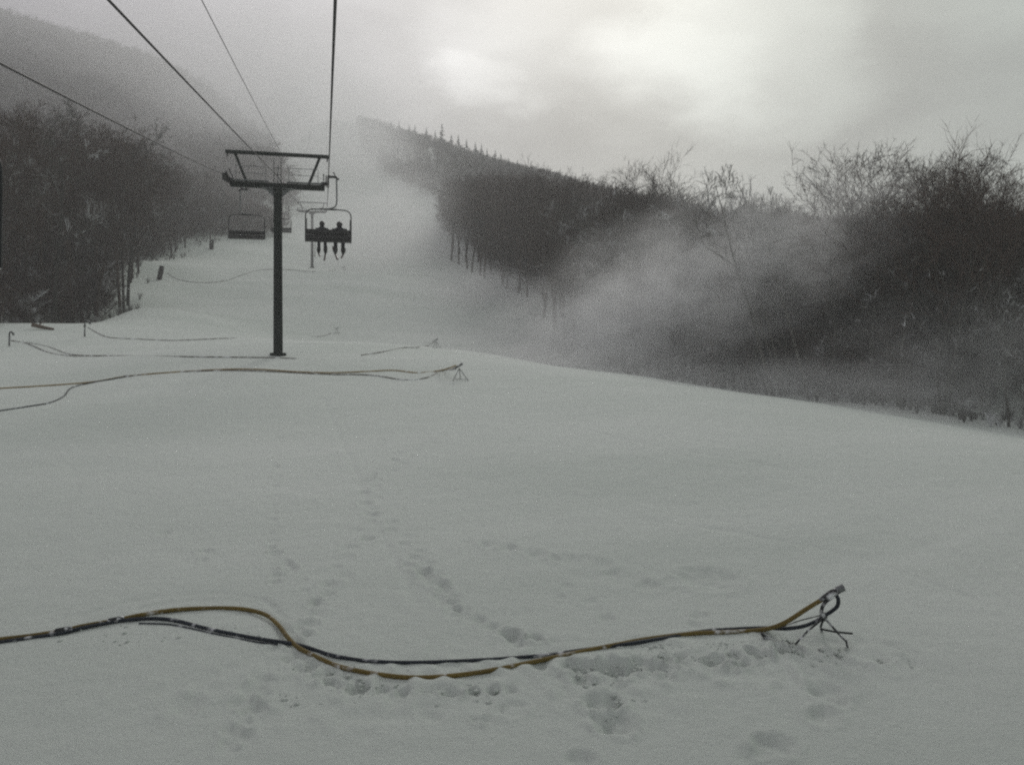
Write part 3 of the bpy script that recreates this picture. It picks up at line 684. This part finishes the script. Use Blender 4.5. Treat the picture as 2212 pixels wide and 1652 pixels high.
# ---------- hoses and snow guns ----------
def hose(pix, rad, m, label, name='snow_hose', couplings=(), lift=None, bury=.0, group=None, wob=.0):
    P = []
    for i, p in enumerate(pix):
        q, D = on_ground(p[0], p[1]) if len(p) == 2 else (unproj(*p), p[2])
        q = Vector(q); 
        if len(p) == 2: q.z += rad*(.75-bury)
        P.append(q)
    Q = catmull(P, 8)
    for i, q in enumerate(Q):
        if wob: q.z += wob*math.sin(i*.9)*.5
    root = MB().tube(Q, rad, 10 if rad > .02 else 6).build(name, m); tag(root, label, 'hose', group)
    for c in couplings:
        i = min(range(len(Q)-1), key=lambda k: (Q[k]-on_ground(*c)[0]).length); i = max(i, 1)
        d = (Q[i+1]-Q[i-1]).normalized()
        b = MB(); b.tube([Q[i]-d*.11, Q[i]-d*.09, Q[i]+d*.09, Q[i]+d*.11], [rad*1.1, rad*1.55, rad*1.55, rad*1.1], 12)
        for s in (-1,1): b.box(Q[i]+d.cross(Vector((0,0,1)))*rad*1.7*s, (.05,.03,.03), bev=.008)
        b.build('coupling', M_gun, root)
    return root
gfoot, D1 = on_ground(1775, 1388); print('gun1 D', D1)
DG = D1
def G(u, v, dd=0): return unproj(u, v, DG+dd)
HG = 'hoses of the near snow gun'
hose([(-60,1392),(0,1384),(70,1376),(137,1365),(180,1355),(250,1343),(300,1332),(370,1321),(440,1317),(520,1318),(572,1330),(600,1352),(622,1380),(645,1402),(690,1425),(740,1445),(830,1462),(920,1467),(1040,1455),(1180,1427),(1250,1412),(1330,1396),(1400,1383),(1500,1371),(1560,1369),(1640,1364),
      (1690,1347,DG),(1745,1313,DG),(1790,1286,DG)], .031, M_yhose, 'mustard yellow hose bowing down across the near snow to the gun', couplings=((137,1365),(250,1343)), group=HG)
hose([(-60,1398),(0,1390),(70,1380),(135,1370),(180,1358),(250,1345),(310,1339),(370,1341),(450,1361),(550,1381),(645,1396),(720,1419),(800,1431),(900,1434),(1050,1428),(1180,1418),(1250,1408),(1330,1397),(1430,1382),(1520,1366),(1640,1359),
      (1700,1357,DG),(1745,1349,DG+.05),(1780,1330,DG+.08),(1806,1312,DG+.05),(1811,1296,DG),(1806,1284,DG)], .027, M_bhose, 'black hose running straighter beside the yellow one to the near gun', group=HG)
hose([(300,1347),(370,1350),(460,1369),(545,1386),(600,1393)], .012, M_bhose, 'thin half buried black line under the near black hose', group=HG)

def gun1():
    t = empty('snow_gun', gfoot, label='near black tripod snow gun at the end of the yellow and black hoses', cat='snow gun', group='snow guns on tripods')
    def B(nm, pts, r, m=M_gun, n=8, par=t): return MB().tube([Vector(p)-gfoot for p in pts], r, n).build(nm, m, par)
    gz = lambda u, v: on_ground(u, v)[0]
    b = B('barrel', [G(1770,1297), G(1795,1282), G(1812,1274), G(1821,1270)], [.03,.05,.045,.032], n=12)
    B('nozzle', [G(1808,1274), G(1822,1268)], [.05,.055], M_galv, 12, b)
    MB().tube([G(1797,1283)-gfoot+Vector((0,0,-.02)), G(1797,1283)-gfoot+Vector((0,0,.06))], .02, 6).build('valve_handle', M_gun, b)
    B('hose_loop', catmull([G(1800,1288), G(1783,1300), G(1775,1316), G(1776,1330), G(1786,1334)], 5), .026)
    B('hub', [G(1776,1322), G(1780,1340)], .035, n=10)
    B('leg', [G(1780,1334), G(1745,1362,-.08), gz(1712,1390)+Vector((0,0,-.05))], .014)
    B('leg', [G(1781,1334), G(1812,1369,-.1), G(1828,1385,-.2), gz(1832,1399)+Vector((0,0,-.03))], .015)
    B('leg', [G(1780,1334), G(1773,1352,.1), gz(1775,1363)+Vector((0,0,.0))], .015)
    B('skid_bar', [G(1772,1358,.12), G(1803,1364,.0), G(1842,1368,-.05)], .014)
    B('stay', [G(1690,1353), G(1730,1339), G(1778,1327)], .009)
    B('foot_spike', catmull([gz(1700,1388)+Vector((0,0,.03)), gz(1708,1392)+Vector((0,0,.01)), gz(1714,1390)+Vector((0,0,.02))], 3), .008)
gun1()
ck = on_ground(1652, 1381)[0]; tag(MB().tube([ck+Vector((-.05,0,.09)), ck+Vector((.0,0,.03)), ck+Vector((.06,.0,.02))], [.02,.03,.02], 8).build('hose_clamp', M_gun), 'small dark iron clamp lying under the near hoses', 'clamp')

def small_gun(u, v, label, s=1.0, m=M_gun):
    p, D = on_ground(u, v); t = empty('snow_gun', p, label=label, cat='snow gun', group='snow guns on tripods')
    hub = Vector((0,0,.52))*s
    for x_, y_ in ((-.30,-.15),(.36,-.25),(.12,.35)): MB().tube([hub, Vector((x_*s, y_*s, -.03))], .016*s, 6).build('leg', m, t)
    b = MB().tube([hub+Vector((-.28,0,-.02))*s, hub+Vector((0,0,.1))*s, hub+Vector((.1,0,.18))*s], [.03*s,.05*s,.04*s], 10).build('barrel', m, t)
    MB().tube([Vector((-.18*s,-.05,.04)), Vector((.38*s,-.2,.03))], .014, 6).build('skid_bar', m, t)
    MB().tube([hub+Vector((.08,0,.16))*s, hub+Vector((.14,0,.21))*s], .055*s, 10).build('nozzle', M_galv, b)
    return p, D
p2, D2 = small_gun(992, 821, 'middle tripod snow gun just right of where two hoses cross', 1.0); print('D2', D2)
hg2 = 'hoses of the middle snow gun'
hose([(-60,845),(0,840),(100,834),(200,826),(272,814),(360,806),(480,799),(560,799),(640,804),(720,806),(800,803),(850,801),(900,806),(940,803),(970,795,D2),(985,789,D2)], .032, M_tanhose, 'yellow hose snaking across the slope to the middle gun', couplings=((272,814),), group=hg2)
hose([(-60,895),(0,888),(60,879),(110,870),(138,856),(155,838),(200,827),(268,815)], .026, M_bhose, 'dark hose looping down off the yellow hose at the left edge', group=hg2)
hose([(268,815),(340,807),(480,801),(600,804),(700,809),(800,811),(870,821),(920,817),(955,802),(985,797,D2)], .028, M_oldhose, 'grey weathered hose dipping below the yellow one before the middle gun', group=hg2)
p3, D3 = small_gun(942, 752, 'faint snow gun in blowing snow directly above the middle gun', .9); print('D3', D3)
def post(u, v, h, r, label, m=M_pad, lean=.15, name='padded_post', cat='post'):
    p, D = on_ground(u, v); o = MB(); o.tube([Vector((0,0,-.3)), Vector((0,0,.05)), Vector((lean*h*.5,0,h*.5)), Vector((lean*h,0,h)), Vector((lean*h,0,h+.04))], [r,r,r*1.05,r,r*.6], 12)
    q = o.build(name, m, loc=p); tag(q, label, cat); return p
def hydrant(u, v, h, label, w_=.5):
    p, D = on_ground(u, v); t = empty('hydrant', p, label=label, cat='hydrant', group='snowmaking hydrants on the left edge')
    MB().tube(catmull([(0,0,-.3),(0,0,h*.6),(w_*.1,0,h*.95),(w_*.5,0,h*1.02),(w_*.9,0,h*.9)], 5), .05, 8).build('pipe', M_gun, t)
    b = MB(); b.tube([(w_*.9,0,h*.95),(w_*.98,0,h*.78)], .075, 8); b.build('outlet_valve', M_gun, t); b = MB(); b.tube([(-.12,0,h*.65),(.12,0,h*.65)], .02, 6); b.build('handle', M_gun, t)
    return p, D
hydrant(20, 748, .9, 'dark hydrant pipe at the left edge feeding two thin hoses', .25)
hydrant(183, 728, 1.15, 'thin bent hydrant pipe on the snowbank below the left wood', .35)
hg = 'thin hoses lying across the upper slope'
hose([(20,735),(60,743),(100,760),(140,768),(230,769),(400,771),(560,773),(640,775)], .028, M_oldhose, 'thin hose from the left edge hydrant passing the foot of the tower', group=hg)
hose([(24,737),(70,742),(110,751),(150,765),(215,770)], .022, M_oldhose, 'short slack hose doubling beside the left edge hydrant', group=hg)
hose([(780,768),(830,760),(870,752),(905,750),(925,746),(938,739,D3)], .028, M_oldhose, 'short end of hose rising to the faint upper gun', group=hg)
hose([(190,708),(215,722),(240,730),(300,733),(370,736),(430,734),(500,731),(600,731),(690,727),(715,720)], .03, M_oldhose, 'thin hose on the snow from the bent hydrant pipe', group=hg)
small_gun(728, 720, 'barely visible snow gun at the end of the bent hydrant hose', .9)
post(344, 604, 1.7, .30, 'dark padded post leaning right beside the tip of the left wood', lean=.18)
post(457, 538, 1.5, .35, 'dim padded post at the far tip of the left wood', lean=.02)
hose([(362,590),(380,602),(410,609),(450,611),(490,606),(530,592),(570,583),(620,583),(680,587),(725,583),(742,578)], .035, M_oldhose, 'highest hose curving from the padded post behind the tower', group=hg)
small_gun(744, 584, 'highest tiny snow gun below the occupied chair', 1.0)
lp = on_ground(85, 712)[0]; b = MB(); b.tube([lp+Vector((-.5,0,.35)), lp+Vector((.1,.1,.2)), lp+Vector((.9,.2,.05))], [.14,.13,.07], 8); b.tube([lp+Vector((-.1,0,.28)), lp+Vector((.3,.2,.65))], [.05,.02], 6); tag(b.build('fallen_log', M_log), 'short brown fallen log on the snowbank under the left wood', 'log')

# ---------- haze and blowing snow ----------
def vol_mat(name, dens, col=(.98,.985,.985)):
    m = bpy.data.materials.new(name); m.use_nodes = True; nt = m.node_tree; N = nt.nodes; N.remove(N['Principled BSDF'])
    v = N.new('ShaderNodeVolumePrincipled'); v.inputs['Density'].default_value = dens; v.inputs['Color'].default_value = (*col, 1); v.inputs['Anisotropy'].default_value = .45
    nt.links.new(v.outputs[0], N['Material Output'].inputs['Volume']); return m, v
HZ = .0011
m_haze, _ = vol_mat('haze', HZ)
hz = MB().box((0, 0, 0), (2, 2, 2)).build('haze', m_haze, smooth=False)
ztop = 158; zbot = -75
hz.scale = (820, 820, (ztop-zbot)/2); hz.location = (0, 250, (ztop+zbot)/2); hz['kind'] = 'stuff'
def plume(u, v, D, size, rot, dens, label, nscale=2.2, stretch=(1,1,1), thr=.42):
    m, vol = vol_mat('blowing_snow', 0); nt = m.node_tree; N = nt.nodes; L = nt.links
    tc = N.new('ShaderNodeTexCoord'); ln = N.new('ShaderNodeVectorMath'); ln.operation = 'LENGTH'; L.new(tc.outputs['Object'], ln.inputs[0])
    fo = N.new('ShaderNodeMapRange'); fo.interpolation_type = 'SMOOTHSTEP'; fo.inputs['From Min'].default_value = 1; fo.inputs['From Max'].default_value = .1; L.new(ln.outputs['Value'], fo.inputs['Value'])
    mp = N.new('ShaderNodeMapping'); mp.inputs['Scale'].default_value = stretch; L.new(tc.outputs['Object'], mp.inputs['Vector'])
    nz = N.new('ShaderNodeTexNoise'); nz.inputs['Scale'].default_value = nscale; nz.inputs['Detail'].default_value = 4; nz.inputs['Roughness'].default_value = .55; nz.inputs['Distortion'].default_value = .7; L.new(mp.outputs[0], nz.inputs['Vector'])
    r = N.new('ShaderNodeMapRange'); r.inputs['From Min'].default_value = thr; r.inputs['From Max'].default_value = .68; L.new(nz.outputs['Fac'], r.inputs['Value'])
    a = N.new('ShaderNodeMath'); a.operation = 'MULTIPLY'; L.new(fo.outputs[0], a.inputs[0]); L.new(r.outputs[0], a.inputs[1])
    b = N.new('ShaderNodeMath'); b.operation = 'MULTIPLY'; b.inputs[1].default_value = dens; L.new(a.outputs[0], b.inputs[0]); L.new(b.outputs[0], vol.inputs['Density'])
    me = bpy.data.meshes.new('blowing_snow'); import bmesh
    bm = bmesh.new(); bmesh.ops.create_icosphere(bm, subdivisions=3, radius=1); bm.to_mesh(me); bm.free(); me.materials.append(m)
    o = bpy.data.objects.new('blowing_snow', me); C.objects.link(o); o.location = unproj(u, v, D); o.scale = size; o.rotation_euler = (0, rot[0], rot[1])
    tag(o, label, 'blowing snow', kind='stuff')
plume(1260, 740, 73, (12,10,7), (-.3,-PSI), .50, 'ragged cloud of blowing snow between the dark stand and right wood', 2.0, (1,1,1), .40)
plume(1400, 660, 64, (11,9,7.5), (-.2,-PSI), .34, 'billowing blowing snow in front of the left half of the right wood', 2.3, (1,1.2,1), .42)
plume(1580, 590, 58, (11,8,7.5), (-.2,-PSI), .30, 'torn veil of blowing snow drifting up across the right wood', 2.5, (1,1.2,1), .43)
plume(1760, 500, 52, (9,6,6), (-.3,-PSI), .17, 'wisps of blowing snow rising before the crowns of the right wood', 2.6, (1,1,1.2), .42)
plume(1620, 840, 54, (28,8,3), (.07,-PSI), .20, 'low drifting snow along the crest at the foot of the right wood', 3.0, (1.3,1,.6), .36)
plume(2080, 800, 44, (13,6,5), (-.1,-PSI), .13, 'thin drifting snow before the far right wood', 2.4, (1,1,1), .38)
plume(1020, 650, 116, (15,12,6), (-.1,-PSI), .20, 'blowing snow around the foot of the dark stand', 2.2, (1,1,1), .36)
plume(800, 360, 300, (22,70,22), (0,-PSI), .035, 'faint drift softening the upper end of the far ridge', 2.0, (1,1,1), .34)
plume(840, 500, 150, (18,60,15), (-.2,-PSI), .045, 'drifting snow over the middle of the upper slope', 1.8, (.7,1,1.4), .34)
plume(330, 330, 150, (62,45,34), (0,-PSI), .008, 'thin mist in front of the left woods', 1.6, (1,1,1.4), .26)
plume(620, 330, 300, (55,110,50), (0,-PSI), .035, 'pale snow cloud hiding the top of the slope', 1.6, (1,1,1.4), .26)
plume(180, 130, 300, (150,95,52), (.25,-PSI), .016, 'low cloud veiling the left ridge', 1.6, (1,1,2), .26)
plume(2030, 1165, 12.5, (2.3,1.0,.65), (-.33,-PSI), .32, 'faint spray drifting right and upward from the near snow gun', 2.2, (.5,1,1.4), .34)

# ---------- camera / render ----------
cd = bpy.data.cameras.new('camera'); cam = bpy.data.objects.new('camera', cd); C.objects.link(cam); sc.camera = cam
cd.sensor_width = 36; cd.lens = 36*1840/2212; cd.clip_end = 4000; cd.clip_start = .1
cam.location = (0,0,0); cam.rotation_euler = (math.radians(90), 0, -PSI)
sc.render.engine = 'CYCLES'
sc.view_settings.view_transform = 'Standard'; sc.view_settings.look = 'None'; sc.view_settings.gamma = 1; sc.view_settings.exposure = .26
sc.cycles.volume_bounces = 10; sc.cycles.max_bounces = 12; sc.cycles.diffuse_bounces = 3
sc.cycles.volume_step_rate = 1.3; sc.cycles.volume_max_steps = 128
sc.cycles.filter_width = 2.2
sc.render.film_transparent = False
sc.cycles.use_denoising = False
